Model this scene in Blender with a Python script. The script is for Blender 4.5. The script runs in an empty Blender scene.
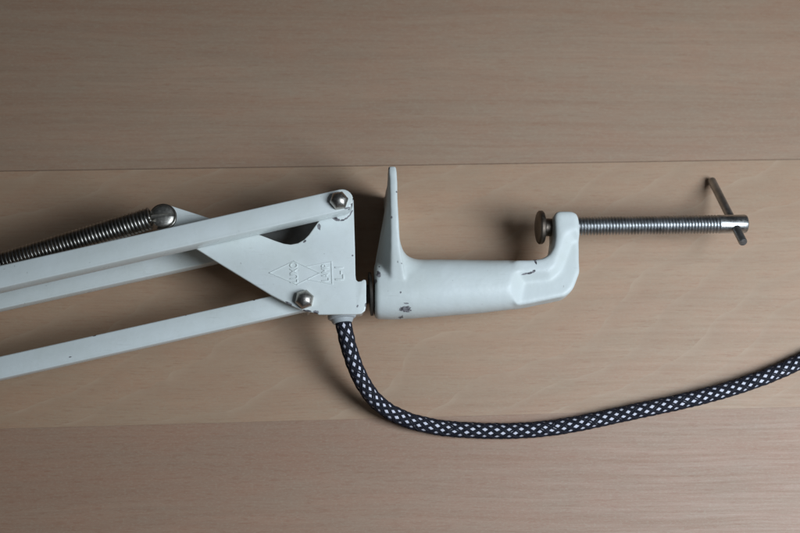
import bpy, bmesh, math, random
from mathutils import Vector, Matrix, noise as mnoise

# ------------------------------------------------------------------ camera, light, exposure
S = bpy.context.scene
MM = 0.001
CAM = Vector((-35, -143, 603)) * MM
F_PX = 1240.0
PW, PH = 800.0, 533.0
fwd = (-CAM).normalized()
right = (Vector((1, 0, 0)) - fwd * fwd.x).normalized()
up = (-fwd).cross(right).normalized()
cam_d = bpy.data.cameras.new('camera')
cam = bpy.data.objects.new('camera', cam_d)
S.collection.objects.link(cam)
R3 = Matrix((right, up, -fwd)).transposed()
cam.matrix_world = Matrix.Translation(CAM) @ R3.to_4x4()
cam_d.sensor_width = 36.0
cam_d.lens = 36.0 * F_PX / PW
cam_d.clip_start = 0.01
cam_d.clip_end = 50
cam_d.dof.use_dof = True
cam_d.dof.focus_distance = 0.588
cam_d.dof.aperture_fstop = 7.1
S.camera = cam

W = bpy.data.worlds.new('World')
S.world = W
W.use_nodes = True
bg = W.node_tree.nodes['Background']
# dim room: the side towards the window is lighter than the side away from it
wt = W.node_tree
_tc = wt.nodes.new('ShaderNodeTexCoord')
_dp = wt.nodes.new('ShaderNodeVectorMath'); _dp.operation = 'DOT_PRODUCT'
_dp.inputs[1].default_value = Vector((0.78, -0.18, 0.60)).normalized()
wt.links.new(_tc.outputs['Generated'], _dp.inputs[0])
_mr = wt.nodes.new('ShaderNodeMapRange')
for _i, _v in ((1, -0.1), (2, 1.0), (3, 0.012), (4, 0.085)): _mr.inputs[_i].default_value = _v
wt.links.new(_dp.outputs['Value'], _mr.inputs[0])
bg.inputs[0].default_value = (0.82, 0.90, 1.0, 1)
wt.links.new(_mr.outputs[0], bg.inputs[1])

def area(name, az, el, dist, w, h, power, col):
    L = bpy.data.lights.new(name, 'AREA')
    L.shape = 'RECTANGLE'
    L.size, L.size_y = w, h
    L.energy = power
    L.color = col
    o = bpy.data.objects.new(name, L)
    S.collection.objects.link(o)
    az, el = math.radians(az), math.radians(el)
    d = Vector((math.cos(az) * math.cos(el), math.sin(az) * math.cos(el), math.sin(el)))
    o.location = d * dist + Vector((0, 0, 0.02))
    o.rotation_euler = d.to_track_quat('Z', 'Y').to_euler()
    return o
area('window_light', -22, 51, 0.65, 0.25, 0.34, 4.4, (0.77, 0.868, 0.97))

S.view_settings.view_transform = 'Standard'
S.view_settings.look = 'None'
S.view_settings.exposure = 0
S.view_settings.gamma = 1
S.render.engine = 'CYCLES'

# ------------------------------------------------------------------ helpers
def at(px, py, z):
    """photo pixel (800x533) -> world point at height z (mm in, metres out)"""
    d = fwd + right * ((px - PW / 2) / F_PX) - up * ((py - PH / 2) / F_PX)
    t = (z * MM - CAM.z) / d.z
    return CAM + d * t

def xy(px, py, z):
    p = at(px, py, z)
    return (p.x, p.y)

def empty(name, loc):
    o = bpy.data.objects.new(name, None)
    o.empty_display_size = 0.02
    S.collection.objects.link(o)
    o.location = loc
    o['_loc'] = 0
    del o['_loc']
    return o

BASE = {}
def obj(name, bm, mats, parent=None, smooth=None):
    """one mesh object; bm is in world coordinates"""
    me = bpy.data.meshes.new(name)
    if isinstance(bm, bmesh.types.BMesh):
        bmesh.ops.recalc_face_normals(bm, faces=bm.faces)
        bm.to_mesh(me)
        bm.free()
    else:
        me = bm
        me.name = name
    for m in (mats if isinstance(mats, (list, tuple)) else [mats]):
        me.materials.append(m)
    o = bpy.data.objects.new(name, me)
    S.collection.objects.link(o)
    if parent:
        L = BASE[parent.name]
        me.transform(Matrix.Translation(-L))
        o.parent = parent
        BASE[o.name] = L
    if smooth is not None:
        me.polygons.foreach_set('use_smooth', [True] * len(me.polygons))
        if smooth < 180:
            me.set_sharp_from_angle(angle=math.radians(smooth))
    return o

def eval_mesh(o):
    dg = bpy.context.evaluated_depsgraph_get()
    dg.update()
    return bpy.data.meshes.new_from_object(o.evaluated_get(dg))

def apply_mods(bm, mods, others=()):
    """run modifiers on a temporary object, return a bmesh"""
    me = bpy.data.meshes.new('tmp')
    if isinstance(bm, bmesh.types.BMesh):
        bmesh.ops.recalc_face_normals(bm, faces=bm.faces)
        bm.to_mesh(me); bm.free()
    else:
        me = bm
    o = bpy.data.objects.new('tmp', me)
    S.collection.objects.link(o)
    for kind, props in mods:
        m = o.modifiers.new(kind, kind)
        for k, v in props.items():
            setattr(m, k, v)
    r = eval_mesh(o)
    bpy.data.objects.remove(o)
    out = bmesh.new()
    out.from_mesh(r)
    bpy.data.meshes.remove(r)
    return out

def temp_obj(bm):
    bmesh.ops.recalc_face_normals(bm, faces=bm.faces)
    me = bpy.data.meshes.new('tmp'); bm.to_mesh(me); bm.free()
    o = bpy.data.objects.new('tmp', me)
    S.collection.objects.link(o)
    return o

def prism(bm, pts, z0, z1):
    """pts: world xy list (m); z in mm"""
    a = [bm.verts.new((p[0], p[1], z0 * MM)) for p in pts]
    b = [bm.verts.new((p[0], p[1], z1 * MM)) for p in pts]
    n = len(pts)
    bm.faces.new(a[::-1]); bm.faces.new(b)
    for i in range(n):
        bm.faces.new((a[i], a[(i + 1) % n], b[(i + 1) % n], b[i]))

def loft(bm, rings, cap=True, closed=False):
    vs = [[bm.verts.new(p) for p in r] for r in rings]
    n = len(vs[0]); m = len(vs)
    out = []
    for i in range(m if closed else m - 1):
        A, B = vs[i], vs[(i + 1) % m]
        for j in range(n):
            out.append(bm.faces.new((A[j], A[(j + 1) % n], B[(j + 1) % n], B[j])))
    if cap and not closed:
        bm.faces.new(vs[0][::-1]); bm.faces.new(vs[-1])
    return out

def frame(axis):
    a = axis.normalized()
    r = Vector((0, 0, 1)) if abs(a.z) < 0.9 else Vector((1, 0, 0))
    u = a.cross(r).normalized()
    return a, u, a.cross(u).normalized()

def lathe(bm, o, axis, prof, n=48, rad=None):
    """prof: list of (dist along axis mm, radius mm)"""
    a, u, v = frame(axis)
    rings = []
    for k, (d, r) in enumerate(prof):
        ring = []
        for j in range(n):
            t = 2 * math.pi * j / n
            rr = r if rad is None else rad(k, t, r)
            ring.append(o + a * d * MM + (u * math.cos(t) + v * math.sin(t)) * rr * MM)
        rings.append(ring)
    loft(bm, rings)

def path_frames(P):
    """parallel transport frames"""
    T = [(P[min(i + 1, len(P) - 1)] - P[max(i - 1, 0)]).normalized() for i in range(len(P))]
    _, u, _ = frame(T[0])
    fr = []
    for t in T:
        u = (u - t * u.dot(t)).normalized()
        fr.append((t, u, t.cross(u)))
    return fr

def tube(bm, P, r, n=10, fr=None):
    fr = fr or path_frames(P)
    rings = []
    for i, (p, (t, u, v)) in enumerate(zip(P, fr)):
        rr = r[i] if isinstance(r, (list, tuple)) else r
        rings.append([p + (u * math.cos(2 * math.pi * j / n) + v * math.sin(2 * math.pi * j / n)) * rr for j in range(n)])
    return loft(bm, rings)

def catmull(P, step):
    """resample a polyline of Vectors evenly through a Catmull-Rom spline"""
    Q = [P[0] * 2 - P[1]] + P + [P[-1] * 2 - P[-2]]
    dense = []
    for i in range(1, len(Q) - 2):
        p0, p1, p2, p3 = Q[i - 1:i + 3]
        for k in range(40):
            t = k / 40
            dense.append(0.5 * ((2 * p1) + (p2 - p0) * t + (2 * p0 - 5 * p1 + 4 * p2 - p3) * t * t + (3 * p1 - p0 - 3 * p2 + p3) * t ** 3))
    dense.append(P[-1])
    out = [dense[0]]; acc = 0
    for a, b in zip(dense, dense[1:]):
        L = (b - a).length
        while acc + L >= step:
            f = (step - acc) / L
            a = a.lerp(b, f); out.append(a.copy())
            L = (b - a).length; acc = 0
        acc += L
    return out

# ------------------------------------------------------------------ materials
class NT:
    def __init__(s, name):
        s.m = bpy.data.materials.new(name); s.m.use_nodes = True
        s.t = s.m.node_tree; s.b = s.t.nodes['Principled BSDF']
    def n(s, typ, **k):
        x = s.t.nodes.new(typ)
        for a, v in k.items():
            if a == 'ins':
                for i, w in v.items():
                    if hasattr(w, 'is_output') or isinstance(w, bpy.types.NodeSocket): s.t.links.new(w, x.inputs[i])
                    else: x.inputs[i].default_value = w
            else: setattr(x, a, v)
        return x
    def math(s, op, a, b=0.0, c=0.0):
        return s.n('ShaderNodeMath', operation=op, ins={0: a, 1: b, 2: c}).outputs[0]
    def vmath(s, op, a, b=(0, 0, 0), out=0):
        return s.n('ShaderNodeVectorMath', operation=op, ins={0: a, 1: b}).outputs[out]
    def mix(s, f, a, b, blend='MIX'):
        x = s.n('ShaderNodeMix', data_type='RGBA', blend_type=blend)
        for i, w in ((0, f), (6, a), (7, b)):
            if isinstance(w, bpy.types.NodeSocket): s.t.links.new(w, x.inputs[i])
            else: x.inputs[i].default_value = w
        return x.outputs[2]
    def noise(s, vec, scale=1, detail=3, rough=0.5, dist=0, out=0):
        x = s.n('ShaderNodeTexNoise', ins={'Scale': scale, 'Detail': detail, 'Roughness': rough, 'Distortion': dist})
        s.t.links.new(vec, x.inputs['Vector'])
        return x.outputs[out]
    def ramp(s, f, stops, mode='LINEAR'):
        x = s.n('ShaderNodeValToRGB', ins={0: f})
        x.color_ramp.interpolation = mode
        e = x.color_ramp.elements
        while len(e) < len(stops): e.new(0.5)
        for el, (p, c) in zip(e, stops):
            el.position = p
            el.color = c if len(c) == 4 else (*c, 1)
        return x.outputs[0]
    def maprange(s, v, a, b, c, d):
        return s.n('ShaderNodeMapRange', ins={0: v, 1: a, 2: b, 3: c, 4: d}).outputs[0]
    def set(s, **k):
        for a, v in k.items():
            a = a.replace('_', ' ')
            if isinstance(v, bpy.types.NodeSocket): s.t.links.new(v, s.b.inputs[a])
            else: s.b.inputs[a].default_value = v
    def bump(s, h, strength, dist):
        x = s.n('ShaderNodeBump', ins={'Strength': strength, 'Distance': dist})
        s.t.links.new(h, x.inputs['Height'])
        s.t.links.new(x.outputs[0], s.b.inputs['Normal'])

def g(v): return (v, v, v, 1)

def paint(name, col, chips, base, rough=0.27, peel=0.00010, zrange=6):
    """enamel; chips: (px, py, z, rx mm, ry mm, rot deg)"""
    t = NT(name)
    co = t.n('ShaderNodeTexCoord').outputs['Object']
    big = t.noise(co, 38, 4, 0.6)
    c = t.mix(t.maprange(big, 0.35, 0.75, 0, 1), (*[x * 1.03 for x in col], 1), (col[0] * .93, col[1] * .93, col[2] * .90, 1))
    dirt = t.noise(co, 120, 5, 0.7)
    c = t.mix(t.math('MULTIPLY', t.maprange(dirt, .55, .78, 0, 1), .16), c, (0.50, 0.47, 0.39, 1))
    mpz = t.n('ShaderNodeMapping'); mpz.inputs['Rotation'].default_value = (0, 0, math.radians(-20)); mpz.inputs['Scale'].default_value = (70, 900, 300)
    t.t.links.new(co, mpz.inputs['Vector'])
    scuff = t.math('MULTIPLY', t.maprange(t.noise(mpz.outputs[0], 1, 2, .5), .66, .74, 0, 1), t.maprange(t.noise(co, 60, 2, .5), .5, .62, 0, 1))
    c = t.mix(t.math('MULTIPLY', scuff, .28), c, (0.42, 0.41, 0.38, 1))
    speck = t.math('GREATER_THAN', t.noise(co, 520, 2, 0.5), 0.755)
    c = t.mix(t.math('MULTIPLY', speck, 0.45), c, (0.30, 0.29, 0.27, 1))
    edge = t.noise(co, 900, 4, 0.65)
    edge2 = t.noise(co, 300, 2, 0.5)
    e = t.math('ADD', t.math('MULTIPLY', t.math('SUBTRACT', edge, 0.5), 2.4), t.math('MULTIPLY', t.math('SUBTRACT', edge2, 0.5), 1.6))
    mask = None; halo = None
    for (px, py, z, rx, ry, rot) in chips:
        ctr = at(px, py, z) - base
        mp = t.n('ShaderNodeMapping', vector_type='TEXTURE')
        mp.inputs['Location'].default_value = ctr
        mp.inputs['Rotation'].default_value = (0, 0, math.radians(rot))
        mp.inputs['Scale'].default_value = (rx * MM, ry * MM, zrange * MM)
        t.t.links.new(co, mp.inputs['Vector'])
        d = t.vmath('LENGTH', mp.outputs[0], out=1)
        f = t.math('ADD', d, t.math('MULTIPLY', e, 0.55))
        mask = f if mask is None else t.math('MINIMUM', mask, f)
    if mask is not None:
        hole = t.maprange(mask, 0.85, 1.0, 1, 0)
        prim = t.ramp(t.noise(co, 700, 2), [(0.38, (0.06, 0.056, 0.062)), (0.60, (0.27, 0.26, 0.275))])
        c = t.mix(hole, c, prim)
        t.set(Roughness=t.math('ADD', t.maprange(t.noise(co, 90, 3), 0.3, 0.7, rough - .05, rough + .09), t.math('MULTIPLY', hole, 0.25)))
    else:
        hole = None
        t.set(Roughness=t.maprange(t.noise(co, 90, 3), 0.3, 0.7, rough - .05, rough + .09))
    t.set(Base_Color=c, Specular_IOR_Level=0.5)
    h = t.noise(co, 420, 3, 0.5)
    if hole is not None:
        h = t.math('SUBTRACT', h, t.math('MULTIPLY', hole, 1.2))
    t.bump(h, 0.6, peel)
    return t.m

def metal(name, lo, hi, r0, r1, scale=260, bump=0.00003, metallic=1.0):
    t = NT(name)
    co = t.n('ShaderNodeTexCoord').outputs['Object']
    n1 = t.noise(co, scale, 4, 0.6)
    n2 = t.noise(co, scale * 4, 3, 0.6)
    c = t.mix(t.maprange(n1, 0.35, 0.68, 0, 1), (*lo, 1), (*hi, 1))
    t.set(Base_Color=c, Metallic=metallic, Roughness=t.maprange(n2, 0.3, 0.7, r0, r1))
    t.bump(n2, 0.5, bump)
    return t.m

LAMP = at(330, 265, 0)
CLAMP = at(450, 290, 0)
LAMP.z = CLAMP.z = 0

WHITE = (0.745, 0.79, 0.775)
M_arm = paint('arm_enamel', WHITE, [
    (353.5, 199, 51, 1.1, .5, 80), (347, 208, 51, 1.6, .35, 20), (94, 335.5, 33, .9, .4, 12), (254, 300, 33, .6, .3, 10),
    (70, 357, 33, .7, .3, 10), (352, 204, 51, .8, .5, 50), (150, 230.8, 51, .8, .25, 12), (186, 315.3, 33, .6, .22, 12)], LAMP)
M_brk = paint('bracket_enamel', (0.775, 0.82, 0.805), [
    (334.5, 218.2, 40.5, 1.7, .8, -22), (338, 220, 40.5, 1.7, .75, -8), (342, 220.3, 40.5, 1.7, .55, 8), (345.5, 218.8, 40.5, 1.5, .45, 28), (348.6, 216.4, 40.5, 1.5, .4, 42), (351.2, 212.5, 40.5, 1.5, .4, 62),
    (319, 226.5, 40.5, .75, 1.6, 8), (304.5, 241.5, 40.5, .9, .6, 45), (352.5, 255.5, 40.5, .5, .5, 0),
    (289, 303.5, 40.5, 1.8, .55, -28), (316, 312, 40.5, 1.6, .9, -10), (308, 310.8, 40.5, 2.4, .4, -8),
    (357.5, 306, 40.5, .4, .9, -20), (365.5, 306, 38, .8, 1.3, 0)], LAMP, zrange=3.5)
M_cast = paint('cast_enamel', (0.68, 0.725, 0.71), [
    (406, 308.5, 39, 3.0, 1.4, 2), (401.5, 317, 33, 1.6, .9, 0), (406, 303, 40, 1.4, .35, -4), (378.5, 275.5, 38, 1.1, 1.8, 10), (375, 283.5, 36, .8, 1.3, 0),
    (379, 268, 36, .5, .4, 0), (400.5, 292.5, 41, .4, .5, 0), (401, 266, 41, .35, .5, 0), (397, 264, 41, .25, .9, 0),
    (525.5, 273.8, 37, 2.2, .36, 12), (530, 273, 37, 1.6, .5, 16), (533.5, 271.6, 37, .9, .6, 30), (535, 262.5, 36, .5, 1.7, 14), (534, 260.5, 35, 1.2, .5, 0),
    (391.5, 217.5, 54, .45, .6, 0), (396.5, 192, 55, .4, .4, 0), (391.5, 166.5, 52, 2.4, .6, 0), (388.3, 169, 50, .5, 2.4, 0), (384, 207, 36, .6, .5, 0), (387.2, 178, 50, .35, 2.6, 0),
    (373.8, 308, 31, .5, 1.0, 0)], CLAMP, rough=0.46, peel=0.00016, zrange=7)
M_steel = metal('steel', (0.33, 0.33, 0.32), (0.60, 0.60, 0.58), .26, .42)
M_nut = metal('nickel', (0.40, 0.375, 0.34), (0.60, 0.565, 0.51), .32, .46, 300)
M_thread = metal('thread_steel', (0.34, 0.35, 0.355), (0.52, 0.53, 0.535), .34, .48, 160)
M_dark = metal('tarnished_spring_steel', (0.24, 0.228, 0.205), (0.40, 0.38, 0.345), .26, .40)
M_screw = metal('tarnished_screw', (0.40, 0.38, 0.34), (0.60, 0.575, 0.52), .34, .48)
M_pad = metal('brown_steel', (0.13, 0.105, 0.085), (0.22, 0.19, 0.16), .42, .6, 200)
M_rod = metal('dull_rod', (0.32, 0.32, 0.31), (0.46, 0.46, 0.45), .36, .52, 200)
M_washer = metal('dark_washer', (0.035, 0.03, 0.026), (0.09, 0.075, 0.06), .5, .7, 300, metallic=.5)
M_inner = metal('shaded_plate', (0.15, 0.15, 0.145), (0.22, 0.22, 0.21), .5, .6, 120, metallic=0)  # white back sheet; the dark grey paints in the deep shade inside the bracket

def plain(name, lo, hi, rough, scale=400, bump=0.0001, spec=.4, sss=0):
    t = NT(name)
    co = t.n('ShaderNodeTexCoord').outputs['Object']
    n1 = t.noise(co, scale, 3, .6)
    t.set(Base_Color=t.mix(n1, (*lo, 1), (*hi, 1)), Roughness=rough, Specular_IOR_Level=spec)
    t.bump(t.noise(co, scale * 3, 2), .6, bump)
    return t.m
M_grom = plain('grey_plastic', (0.40, 0.43, 0.44), (0.47, 0.50, 0.51), .38)
M_cwhite = plain('white_yarn', (0.68, 0.68, 0.78), (0.84, 0.84, 0.92), .85, 1200, .0002, .2)
M_cblack = plain('black_yarn', (0.006, 0.007, 0.013), (0.017, 0.018, 0.030), .6, 1500, .0002, .3)

# wood ---------------------------------------------------------------
def wood():
    t = NT('beech_laminate')
    co = t.n('ShaderNodeTexCoord').outputs['Object']
    pk = t.n('ShaderNodeAttribute', attribute_name='plank').outputs['Fac']     # plank number, whole
    mode = t.math('FLOORED_MODULO', pk, 3.0)
    is_mid = t.math('COMPARE', mode, 1.0, 0.1)
    is_low = t.math('COMPARE', mode, 0.0, 0.1)
    off = t.n('ShaderNodeCombineXYZ', ins={0: t.math('MULTIPLY', pk, 3.71), 1: t.math('MULTIPLY', pk, 1.37), 2: t.math('MULTIPLY', pk, 7.3)}).outputs[0]
    p = t.vmath('ADD', co, off)
    def st(sx, sy, rot=0, src=p):
        m = t.n('ShaderNodeMapping'); m.inputs['Rotation'].default_value = (0, 0, math.radians(rot))
        m.inputs['Scale'].default_value = (sx, sy, 1)
        t.t.links.new(src, m.inputs['Vector']); return m.outputs[0]
    warp = t.noise(st(5, 14), 1, 2, .5, out=1)
    pw = t.vmath('ADD', p, t.vmath('MULTIPLY', t.vmath('SUBTRACT', warp, (.5, .5, .5)), (0.03, 0.012, 0)))
    broad = t.noise(st(3.0, 20, 0, pw), 1, 3, .55)
    fine = t.noise(st(16, 620, 1.2, pw), 1, 5, .68)
    med = t.noise(st(6, 110, 1.0, pw), 1, 3, .55)
    fleck = t.noise(st(170, 900, 0), 1, 2, .5)
    ray = t.noise(st(700, 1500, 0), 1, 2, .6)
    # cathedral figure: level lines of a slow, slanted field
    rot = st(1, 1, -27)
    ry_ = t.n('ShaderNodeSeparateXYZ', ins={0: rot}).outputs[1]
    slow = t.noise(st(4.5, 7, -27), 1, 2, .5)
    wig = t.noise(st(30, 50, -27), 1, 2, .5)
    field = t.math('ADD', t.math('MULTIPLY', ry_, 52.0), t.math('ADD', t.math('MULTIPLY', slow, 6.0), t.math('MULTIPLY', wig, .7)))
    lv = t.math('FRACT', field)
    line = t.math('POWER', lv, 8.0)
    wob = t.maprange(t.noise(st(60, 60, 0), 1, 3, .6), .35, .65, .35, 1)
    line = t.math('MULTIPLY', t.math('MULTIPLY', line, wob), is_mid)
    A = (0.545, 0.392, 0.292, 1); B = (0.470, 0.325, 0.236, 1)
    c = t.mix(t.maprange(broad, .3, .7, 0, 1), A, B)
    tone_mid = t.mix(t.maprange(broad, .3, .7, 0, 1), (0.590, 0.412, 0.292, 1), (0.535, 0.365, 0.250, 1))
    tone_low = t.mix(t.maprange(broad, .3, .7, 0, 1), (0.500, 0.334, 0.246, 1), (0.445, 0.284, 0.205, 1))
    c = t.mix(is_mid, c, tone_mid); c = t.mix(is_low, c, tone_low)
    k = t.math('MULTIPLY', t.maprange(fine, .38, .66, 0, 1), t.math('SUBTRACT', .30, t.math('MULTIPLY', is_mid, .16)))
    c = t.mix(k, c, (0.345, 0.215, 0.150, 1))
    k2 = t.math('MULTIPLY', t.maprange(med, .45, .68, 0, 1), t.math('SUBTRACT', .22, t.math('MULTIPLY', is_mid, .12)))
    c = t.mix(k2, c, (0.375, 0.235, 0.165, 1))
    k3 = t.math('MULTIPLY', t.maprange(fleck, .54, .68, 0, 1), t.math('ADD', .10, t.math('MULTIPLY', is_low, .20)))
    c = t.mix(k3, c, (0.36, 0.165, 0.095, 1))
    pore = t.noise(st(110, 1500, 1.2, pw), 1, 3, .6)
    c = t.mix(t.math('MULTIPLY', t.maprange(pore, .56, .70, 0, 1), .34), c, (0.36, 0.16, 0.085, 1))
    drift = t.noise(st(30, 90, 0), 1, 3, .6)
    c = t.mix(t.maprange(drift, .35, .65, 0, .6), c, t.mix(1.0, c, (1.07, .94, .90, 1), 'MULTIPLY'))
    streak = t.noise(st(2.2, 260, 1.6, pw), 1, 3, .6)
    c = t.mix(t.math('MULTIPLY', t.maprange(streak, .56, .70, 0, 1), t.math('SUBTRACT', .26, t.math('MULTIPLY', is_mid, .12))), c, (0.40, 0.205, 0.12, 1))
    k4 = t.math('MULTIPLY', t.maprange(ray, .50, .68, 0, 1), .26)
    c = t.mix(k4, c, (0.56, 0.49, 0.385, 1))
    c = t.mix(t.math('MULTIPLY', line, .85), c, (0.74, 0.56, 0.42, 1))
    lee = t.math('MULTIPLY', t.math('MULTIPLY', t.math('POWER', lv, 2.5), .36), is_mid)
    c = t.mix(lee, c, (0.40, 0.25, 0.165, 1))
    sh = t.math('FRACT', t.math('MULTIPLY', pk, 0.618))
    c = t.mix(0.5, c, t.mix(sh, g(.48), g(.52)), 'OVERLAY')
    c = t.mix(1.0, c, (.785, .760, .690, 1), 'MULTIPLY')
    t.set(Base_Color=c, Roughness=t.maprange(fine, .3, .7, .52, .64), Specular_IOR_Level=.8)
    t.bump(t.math('ADD', t.math('MULTIPLY', fine, .6), t.math('MULTIPLY', fleck, .5)), .35, .00006)
    return t.m
M_wood = wood()
tg = NT('seam_dark'); tg.set(Base_Color=(0.10, 0.068, 0.048, 1), Roughness=.8); M_seam = tg.m

# ------------------------------------------------------------------ floor: planks with fine open seams
ua, ub = at(0, 172.5, 0), at(800, 158.0, 0)
la, lb = at(0, 427.5, 0), at(716, 410.5, 0)
dirv = ((ub - ua).normalized() + (lb - la).normalized()).normalized()
nor = Vector((-dirv.y, dirv.x, 0))
yu = (ua + ub).dot(nor) / 2
yl = (la + lb).dot(nor) / 2
PWID = yu - yl
bm = bmesh.new()
lay = bm.faces.layers.float.new('plank')
gap, dep = 0.00010, 0.0004
for k in range(-6, 7):
    gl = .00001 if k % 3 == 0 else .00010
    gh = .00001 if (k + 1) % 3 == 0 else .00010
    y0, y1 = yl + k * PWID, yl + (k + 1) * PWID
    rows = [(y0, -dep), (y0 + gl, -dep), (y0 + gl * 2.2, 0), (y1 - gh * 2.2, 0), (y1 - gh, -dep), (y1, -dep)]
    vs = [[bm.verts.new(dirv * s + nor * y + Vector((0, 0, z))) for s in (-1.3, 1.3)] for y, z in rows]
    for i in range(5):
        f = bm.faces.new((vs[i][0], vs[i][1], vs[i + 1][1], vs[i + 1][0]))
        f[lay] = float(k + 3 + 1)
        f.material_index = 1 if i in (0, 4) else 0
for v in bm.verts: pass
fl = obj('floor', bm, [M_wood, M_seam])
fl['kind'] = 'structure'
if fl.data.polygons[2].normal.z < 0:
    fl.data.flip_normals()

# ------------------------------------------------------------------ lamp arm
lamp = empty('lamp_arm', LAMP)
BASE[lamp.name] = LAMP
lamp['label'] = 'white enamelled parallel lamp arm with coil spring and checked black and white cord'
lamp['category'] = 'desk lamp'
BEV = [('BEVEL', dict(width=0.0006, segments=3, limit_method='ANGLE', angle_limit=math.radians(40)))]

def bar(name, a, b, z0, z1, w, far, end_r=None, bev=.0007):
    """a: px point on the centre line at the left, b: pivot px; both at top z1"""
    A, B = at(*a, z1), at(*b, z1)
    d = (B - A).normalized(); n = Vector((-d.y, d.x, 0))
    h = w / 2 * MM
    s = A - d * far
    pts = [s + n * h, s - n * h]
    for k in range(0, 13):
        t = -math.pi / 2 + math.pi * k / 12
        pts.append(B + d * math.cos(t) * h * 1.0 + n * math.sin(t) * h)
    bm = bmesh.new()
    prism(bm, [(p.x, p.y) for p in pts], z0, z1)
    bm = apply_mods(bm, [('BEVEL', dict(width=bev, segments=3, limit_method='ANGLE', angle_limit=math.radians(50)))])
    return obj(name, bm, M_arm, lamp, 35)

bar('arm_bar', (0, 276.6), (342, 199.5), 41, 51, 10.3, .11)
bar('arm_bar', (0, 298.0), (338, 224), 8, 15, 10.3, .11)
bar('arm_bar', (0, 367.4), (304, 299.3), 27, 33, 10.2, .11)

# front sheet of the bracket
zf = 40.6
out = [(151, 219), (153, 212), (160, 206), (168, 204.6), (174, 206.6), (206.6, 217), (258.8, 234.3), (275, 240.6), (284, 243.6), (291, 244.4), (298, 243), (304, 239.6),
       (309, 234.5), (318.5, 221), (324, 210), (329, 199), (335, 193), (343, 191.5), (350, 194), (353.6, 200), (354, 215), (355, 250), (355.4, 275), (356, 279.5), (358, 281.6),
       (361, 281), (363.5, 279.4), (365.8, 279.6), (366.2, 283), (366.2, 306), (365, 310.5), (361.5, 313.4), (356, 314.2), (319, 314.6), (316.5, 313), (305, 311), (296, 307.5), (287, 303.2), (271.7, 295.3), (216.4, 261.6), (195, 248), (160, 226.5)]
bm = bmesh.new()
prism(bm, [xy(x, y, zf) for x, y in out], zf - 1.8, zf)
bm = apply_mods(bm, [('BEVEL', dict(width=0.00055, segments=3, limit_method='ANGLE', angle_limit=math.radians(50)))])
brk = obj('bracket', bm, M_brk, lamp, 35)
# back sheet, swivel block
bm = bmesh.new()
zb = 16.8
prism(bm, [xy(x, y, zb) for x, y in [(236, 246), (258, 232), (326, 214), (338, 208), (349, 214), (352, 226), (352, 296), (340, 300), (300, 296)]], zb - 1.7, zb)
bm = apply_mods(bm, [('BEVEL', dict(width=0.0004, segments=2, limit_method='ANGLE', angle_limit=math.radians(50)))])
obj('back_plate', bm, M_inner, brk, 35)
bm = bmesh.new()
prism(bm, [xy(x, y, 28) for x, y in [(322, 288), (355, 288), (364, 288), (365.2, 292), (365.2, 308), (362, 312), (322, 312)]], 16.9, 38.7)
bm = apply_mods(bm, [('BEVEL', dict(width=0.0009, segments=3, limit_method='ANGLE', angle_limit=math.radians(50)))])
obj('swivel_block', bm, M_brk, brk, 35)

# nuts
def nut(c, R, rot=0, parent=brk, h=5.6):
    prof = [(0, R), (2.4, R), (3.3, R * .90), (4.1, R * .72), (4.7, R * .5), (5.1, R * .27), (5.25, R * .06)]
    rb = [0, 0, .40, .62, .82, .95, 1]
    def rad(k, t, r):
        t2 = (t + math.radians(rot)) % (math.pi / 3) - math.pi / 6
        hx = math.cos(math.pi / 6) / math.cos(t2)
        return r * (hx * (1 - rb[k]) + (.94) * rb[k])
    bm = bmesh.new()
    lathe(bm, c, Vector((0, 0, 1)), prof, 60, rad)
    return obj('nut', bm, M_nut, parent, 24)
nut(at(339, 201.5, 51), 4.4, 20, h=5)
nut(at(304.5, 300, 40.6), 4.5, 12)
# pivot pins
bm = bmesh.new(); p = at(339, 201.5, 51); p.z = 4 * MM
lathe(bm, p, Vector((0, 0, 1)), [(0, 2.4), (47.5, 2.4)], 24)
obj('pivot_pin', bm, M_steel, brk, 35)
bm = bmesh.new(); p = at(304.5, 300, 40.6); p.z = 14 * MM
lathe(bm, p, Vector((0, 0, 1)), [(0, 2.4), (27, 2.4)], 24)
obj('pivot_pin', bm, M_steel, brk, 35)

# raised lettering and marks
def txt(body, size):
    cu = bpy.data.curves.new('t', 'FONT')
    cu.body = body; cu.size = size * MM
    cu.extrude = 0.00020; cu.bevel_depth = 0.00009; cu.bevel_resolution = 1
    cu.offset = -0.00004
    cu.align_x = 'CENTER'; cu.align_y = 'CENTER'
    o = bpy.data.objects.new('t', cu); S.collection.objects.link(o)
    me = eval_mesh(o); bpy.data.objects.remove(o)
    return me
def bar_line(bm, a, b, w=.6, h=.3):
    A, B = at(*a, zf), at(*b, zf)
    d = (B - A).normalized(); n = Vector((-d.y, d.x, 0)) * w / 2 * MM
    A = A - d * w * .3 * MM; B = B + d * w * .3 * MM
    z = zf * MM
    lo = [(A + n), (A - n), (B - n), (B + n)]
    hi = [(A + n * .35), (A - n * .35), (B - n * .35), (B + n * .35)]
    vl = [bm.verts.new((q.x, q.y, z - .0001)) for q in lo]
    vh = [bm.verts.new((q.x, q.y, z + h * MM)) for q in hi]
    bm.faces.new(vh)
    for i in range(4):
        bm.faces.new((vl[i], vl[(i + 1) % 4], vh[(i + 1) % 4], vh[i]))
bm = bmesh.new()
dl, dt, dr, db = (269.5, 273), (294, 261.3), (319.5, 273.2), (297, 284.6)
for a, b in ((dl, dt), (dt, dr), (dr, db), (db, dl)): bar_line(bm, a, b)
bar_line(bm, (307, 266.6), (331.5, 261.8)); bar_line(bm, (331.5, 261.8), (332.3, 284.3), .8, .28); bar_line(bm, (332.3, 284.3), (308, 279.8))
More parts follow.
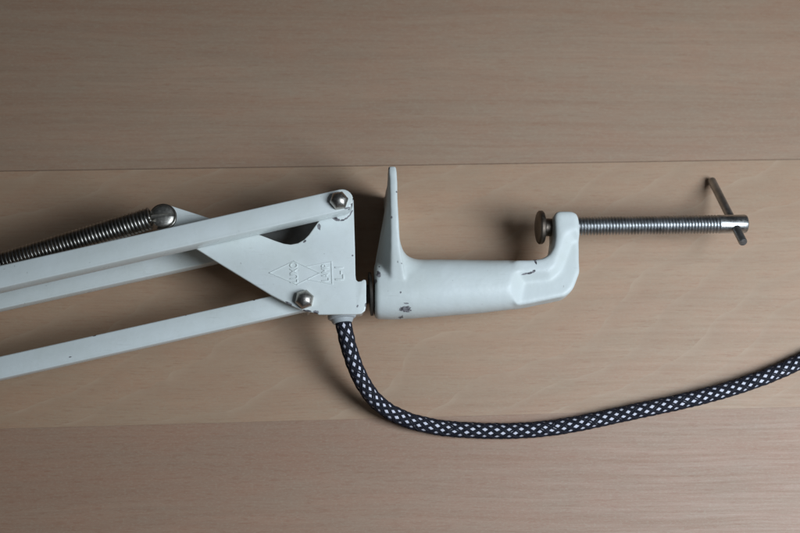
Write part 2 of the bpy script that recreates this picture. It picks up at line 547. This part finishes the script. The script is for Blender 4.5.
for body, size, px, py, sx in (('LUXO', 4.2, 294.3, 272.8, .88), ('LAMP', 4.2, 325.8, 273, .80), ('L-1', 4.8, 340, 272.6, 1.25)):
    me = txt(body, size)
    me.transform(Matrix.Translation(at(px, py, zf) + Vector((0, 0, .00004))) @ Matrix.Rotation(math.radians(91.5), 4, 'Z') @ Matrix.Diagonal((sx, 1.2, 1, 1)))
    bm.from_mesh(me)
obj('lettering', bm, M_brk, brk)

# grommet on the lower edge
axis = (at(344, 330, 28) - at(342, 312, 28)); axis.z = 0
bm = bmesh.new()
lathe(bm, at(341.5, 313.2, 28), axis, [(-2, 5.0), (0, 6.4), (.6, 6.7), (2.0, 6.7), (2.6, 6.3), (2.9, 5.4), (4.3, 4.8), (4.8, 4.4), (4.8, 3.4), (1, 3.3)], 48)
obj('cord_grommet', bm, M_grom, brk, 35)

# spring and its screw
SA, SB = at(0, 264, 34), at(151, 217.8, 44)
d = (SB - SA).normalized()
SA2 = SA - d * 0.10
Lc = (SB - SA2).length
turns = Lc / 0.00172
a, u, v = frame(d)
P = []; N = 18
tot = int(turns * N)
rc, rw = 4.5, .74
for i in range(tot + 1):
    f = i / tot; t = 2 * math.pi * i / N
    P.append(SA2 + d * Lc * f + (u * math.cos(t) + v * math.sin(t)) * rc * MM)
sc = at(162.6, 216.2, 44)
# hook: a loop of the same wire around the screw shank
last = P[-1]
loop = []
ang0 = math.atan2((SB - sc).y, (SB - sc).x)
for k in range(25):
    t = ang0 + 0.25 - (2 * math.pi - .7) * k / 24
    loop.append(Vector((sc.x + math.cos(t) * 5.7 * MM, sc.y + math.sin(t) * 5.7 * MM, 42.6 * MM)))
bm = bmesh.new()
tube(bm, P, rw * MM, 8)
tube(bm, catmull([last, last.lerp(loop[0], .5) + Vector((0, 0, .0004))] + loop, .0005), rw * MM, 8)
spring = obj('spring', bm, M_dark, lamp, 180)
bm = bmesh.new()
base = Vector((sc.x, sc.y, zf * MM))
prof = [(0, 2.4), (2.9, 2.4), (2.95, 5.3), (3.1, 5.3), (3.9, 5.3), (4.25, 4.9), (4.6, 4.0), (4.85, 2.9), (5.0, 1.5), (5.03, .1)]
lathe(bm, base, Vector((0, 0, 1)), prof, 48)
cut = bmesh.new()
bmesh.ops.create_cube(cut, size=1, matrix=Matrix.Translation(base + Vector((0, 0, 5.3 * MM))) @ Matrix.Rotation(math.radians(6), 4, 'Z') @ Matrix.Diagonal((.014, .0016, .0030, 1)))
co_ = temp_obj(cut)
bm = apply_mods(bm, [('BOOLEAN', dict(operation='DIFFERENCE', object=co_, solver='EXACT'))])
bpy.data.objects.remove(co_)
obj('spring_screw', bm, M_screw, spring, 32)

# cord: white woven core with crossing pairs of black yarn
cp = [(342.3, 314, 28), (343.4, 323, 28), (346, 336, 27.2), (349.6, 350, 25), (357, 371, 20.5), (369, 392.5, 15), (385, 408.5, 10), (408, 420, 6.2), (435, 426.8, 4.5), (460, 429.6, 4.0), (497, 431, 4.0), (529, 430, 4.0),
      (554, 427.5, 4.2), (581, 423, 4.6), (612.5, 416.3, 5.4), (644, 409.5, 6.2), (675, 403, 6.8), (706, 395.5, 7), (737.5, 386.5, 6.6), (769, 375.3, 6), (800, 361.5, 5), (835, 344, 4.2), (880, 318, 4), (940, 280, 4)]
P = catmull([at(*c) for c in cp], .0005)
fr = path_frames(P)
bm = bmesh.new()
tube(bm, P, 3.30 * MM, 24, fr)
nw = len(bm.faces)
Lp = 5.9 * MM; NS = 6; ro = 3.40 * MM; rt = .435 * MM
for sgn in (1, -1):
    for k in range(NS):
        for pair in (-.5, .5):
            Q = []
            for i, p in enumerate(P):
                s = i * .0005
                ph = 2 * math.pi * s / Lp / NS + .09 * mnoise.noise(Vector((s * 70, 3.1, 0)))
                th = sgn * ph + 2 * math.pi * (k + pair * .265) / NS + .075 * mnoise.noise(Vector((s * 260, k * 3.7 + sgn * 9.2, pair * 1.1)))
                # over / under where the two families meet
                o_ = sgn * -.12 * MM * math.cos(NS * ph * 1.0 + sgn * 0 + math.pi * k)
                t, u, v = fr[i]
                Q.append(p + (u * math.cos(th) + v * math.sin(th)) * (ro + o_ + .09 * MM * mnoise.noise(Vector((s * 400, k * 5.3 + sgn * 2.2, pair * 4)))))
            tube(bm, Q, rt, 6)
for i, f in enumerate(bm.faces):
    f.material_index = 0 if i < nw else 1
obj('cord', bm, [M_cwhite, M_cblack], lamp, 180)

# swivel pin and washer between arm and clamp
ax = (at(440, 288.5, 28) - at(372, 292.5, 28)).normalized()
c0 = at(371, 294, 28)
bm = bmesh.new()
lathe(bm, c0 - ax * .0034, ax, [(0, 4.6), (2.6, 4.6)], 32)
lathe(bm, c0 - ax * .0008, ax, [(0, 9.6), (.15, 10.4), (1.3, 10.4), (1.45, 9.6)], 48)
obj('washer', bm, M_washer, brk, 35)

# ------------------------------------------------------------------ clamp
clamp = empty('table_clamp', CLAMP)
BASE[clamp.name] = CLAMP
clamp['label'] = 'chipped white cast metal screw clamp with long threaded spindle and tommy bar'
clamp['category'] = 'clamp'
ZC = 28
bm = bmesh.new()
# barrel
secs = [(374.0, 291.0, 9.9, 10), (374.6, 291.0, 12.4, 12.2), (377, 290.5, 13.5, 13.2), (390, 289.8, 14.0, 13.6), (410, 289.3, 13.9, 13.5), (440, 288, 13.45, 13.0), (480, 286.6, 12.6, 12.0), (505, 285.3, 11.9, 11.4), (518, 284.6, 11.4, 10.6), (524, 284.2, 10.6, 9.6)]
rings = []
for px, py, ry, rz in secs:
    c = at(px, py, ZC)
    ring = []
    for j in range(40):
        t = 2 * math.pi * j / 40
        cy, cz = math.cos(t), math.sin(t)
        e = .86
        ring.append(c + Vector((0, math.copysign(abs(cy) ** e, cy) * ry * MM, math.copysign(abs(cz) ** e, cz) * rz * MM)))
    rings.append(ring)
loft(bm, rings)
# jaw
w = 16.5
# y px, left px, right px of the near edge, px of the nose behind, half width (mm)
js = [(165.8, 388.0, 396.4, 387.4, 26.6), (172, 388.6, 396.8, 386.9, 27.5), (182, 389.3, 397.4, 386.2, 27.6), (195, 390, 397.6, 384.5, 27.6), (215, 390.5, 398.6, 381.3, 27), (235, 390.8, 399.6, 377.9, 25), (248, 391, 400.6, 375.9, 22.4), (262, 391.2, 403, 374.6, 18.5), (276, 391.2, 405, 374.4, 14.5), (287, 391.4, 406, 374.3, 12)]
rings = []
for y, xl, xr, xn, ww in js:
    A = at(xl, y, ZC + ww); B = at(xr, y, ZC + ww)
    nx = at(xn, y + ww, ZC).x
    def V(x, z): return Vector((x, A.y, (ZC + z) * MM))
    rings.append([V(B.x, -ww), V(B.x, ww), V(A.x, ww), V(nx + (A.x - nx) * .30, ww * .40), V(nx, 3.0), V(nx, -3.0), V(nx + (A.x - nx) * .30, -ww * .40), V(A.x, -ww)])
loft(bm, rings)
# fillet between jaw and barrel: the section turns from a tall slab into the barrel's own round
fl_ = [(394, 226), (398.6, 234), (400.3, 243), (402.6, 250), (406, 255), (410.5, 258), (416, 259.8), (424, 260.6), (432, 261.4)]
rings = []
for k, (px, py) in enumerate(fl_):
    f = k / (len(fl_) - 1); f = f * f * (3 - 2 * f)
    topy = at(px, py, ZC + 9 * (1 - f)).y
    c = at(px, 289.3, ZC); c.y += .004 * (1 - f)
    ry, rz, e = topy - c.y, 13.7 * (1 - f) + 12.7 * f, .40 * (1 - f) + .86 * f
    ring = []
    for j in range(48):
        t = 2 * math.pi * j / 48
        cy, cz = math.cos(t), math.sin(t)
        rr = ry if cy > 0 else (3 + 7 * f) * MM
        ring.append(Vector((c.x, c.y + math.copysign(abs(cy) ** e, cy) * rr, c.z + math.copysign(abs(cz) ** e, cz) * rz * MM)))
    rings.append(ring)
loft(bm, rings)
# right arm of the C with the screw boss
zft = 37.6
top = [(512, 259.3), (530, 258.9), (542, 258.0), (549, 254), (553.8, 246), (555.4, 235), (554.4, 216), (555.6, 211.6), (559, 210), (572, 210), (577.5, 212.6), (579.8, 218), (580.8, 232), (581, 258)]
bot = [(577.5, 275), (571.5, 290.5), (568, 295), (562, 299.2), (515, 308.6), (512, 306)]
pts = [xy(x, y, zft) for x, y in top] + [xy(x, y, 27) for x, y in bot]
ab = bmesh.new()
prism(ab, pts, ZC - 9.7, ZC + 9.7)
ab = apply_mods(ab, [('BEVEL', dict(width=.0022, segments=4, limit_method='ANGLE', angle_limit=math.radians(62)))])
tm = bpy.data.meshes.new('tmp'); ab.to_mesh(tm); ab.free()
bm.from_mesh(tm)
bm = apply_mods(bm, [('REMESH', dict(mode='VOXEL', voxel_size=0.00050))])
crest = [(640, 227), (572, 227), (565, 231), (560, 245), (552.5, 266), (549, 269), (515, 270), (503, 330), (640, 330)]
foot = [(640, 241), (575, 241), (570.5, 245), (568, 252), (561, 270), (550, 280), (524, 282), (514, 330), (640, 330)]
cutters = []
for sg in (1, -1):
    cb = bmesh.new()
    hi = [xy(x, y, 38) for x, y in crest]; lo = [xy(x, y, 34.0) for x, y in foot]
    # continue the slope above the surface
    hh = [(h[0] + (h[0] - l[0]) * .6, h[1] + (h[1] - l[1]) * .6) for h, l in zip(hi, lo)]
    A = [cb.verts.new((p[0], p[1], (ZC + sg * 6.0) * MM)) for p in lo]
    B = [cb.verts.new((p[0], p[1], (ZC + sg * 13.4) * MM)) for p in hh]
    cb.faces.new(A[::-1]); cb.faces.new(B)
    for i in range(len(A)):
        cb.faces.new((A[i], A[(i + 1) % len(A)], B[(i + 1) % len(A)], B[i]))
    cutters.append(temp_obj(cb))
bm = apply_mods(bm, [('BOOLEAN', dict(operation='DIFFERENCE', object=c, solver='EXACT')) for c in cutters] +
                [('REMESH', dict(mode='VOXEL', voxel_size=0.00046))])
for c in cutters: bpy.data.objects.remove(c)
for _ in range(12):
    bmesh.ops.smooth_vert(bm, verts=bm.verts, factor=.5, use_axis_x=True, use_axis_y=True, use_axis_z=True)
xs = at(497, 290, 30).x
soft = [v for v in bm.verts if v.co.x > xs]
for _ in range(16):
    bmesh.ops.smooth_vert(bm, verts=soft, factor=.5, use_axis_x=True, use_axis_y=True, use_axis_z=True)
# faint unevenness of the casting
bm.normal_update()
for v in bm.verts:
    v.co += v.normal * mnoise.noise(v.co * 160) * .00010
body = obj('clamp_body', bm, M_cast, clamp, 180)

# screw
XA, XB = at(548, 226.6, ZC), at(746.6, 223.8, ZC)
sd = (XB - XA).normalized()
a, u, v = frame(sd)
def xat(px): return (at(px, 226, ZC).x - XA.x) / sd.x
bm = bmesh.new()
pitch = 1.55 * MM; NA = 72
s0, s1 = xat(556), xat(719.5)
nst = 14
rings = []
steps = int((s1 - s0) / pitch * nst)
for i in range(steps + 1):
    s = s0 + (s1 - s0) * i / steps
    ring = []
    for j in range(NA):
        t = 2 * math.pi * j / NA
        q = ((s / pitch) - j / NA) % 1.0
        tri = abs(q - .5) * 2                    # 0 crest .. 1 root
        pr = min(max((tri - .22) / .62, 0), 1)
        fade = min(1, max(0, (s1 - s) / (1.5 * pitch)))
        r = 4.55 - 1.10 * pr * fade
        ring.append(XA + sd * s + (u * math.cos(t) + v * math.sin(t)) * r * MM)
    rings.append(ring)
loft(bm, rings)
screw = obj('spindle', bm, M_thread, clamp, 33)
bm = bmesh.new()
sh = xat(719.4); se = xat(746.8)
lathe(bm, XA + sd * sh, sd, [(0, 3.3), (.05, 4.5), ((se - sh) / MM - 1.0, 4.55), ((se - sh) / MM - .35, 4.25), ((se - sh) / MM, 3.4), ((se - sh) / MM, .1)], 48)
obj('spindle_head', bm, M_steel, screw, 30)
# tommy bar, square to the spindle
C0 = XA + sd * xat(734)
perp = Vector((-sd.y, sd.x, 0))
def solve(px, py):
    """height at which the pixel ray meets the plane square to the spindle"""
    lo, hi = -60, 120
    f = lambda z: (at(px, py, z) - C0).dot(sd)
    for _ in range(60):
        m = (lo + hi) / 2
        if f(lo) * f(m) <= 0: hi = m
        else: lo = m
    return (lo + hi) / 2
ze0, ze1 = solve(711.5, 180), solve(739.5, 240.5)
print('tommy bar heights', ze0, ze1)
ze0 = max(ze0, 2.2)
E0 = at(711.5, 180, ze0)
dd = (C0 - E0).normalized()
E1 = C0 + dd * .0158
Pb = [E0 - dd * .0, C0, E1]
bm = bmesh.new()
Lb = (E1 - E0).length / MM
lathe(bm, E0, dd, [(0, 1.5), (.5, 1.95), (1, 2.05), (Lb - .5, 2.05), (Lb, 1.7), (Lb, .1)], 32)
obj('tommy_bar', bm, M_rod, screw, 35)
# pressure pad
pc = at(540.2, 227.4, ZC)
pd = (sd + Vector((0, 0, -.05))).normalized()
bm = bmesh.new()
lathe(bm, pc - pd * .0014, pd, [(0, .1), (0, 6.6), (.3, 7.6), (.9, 8.15), (2.2, 8.15), (2.8, 7.7), (2.9, 5.0), (3.4, 4.4), (7.5, 4.3)], 56)
obj('pressure_pad', bm, M_pad, screw, 35)
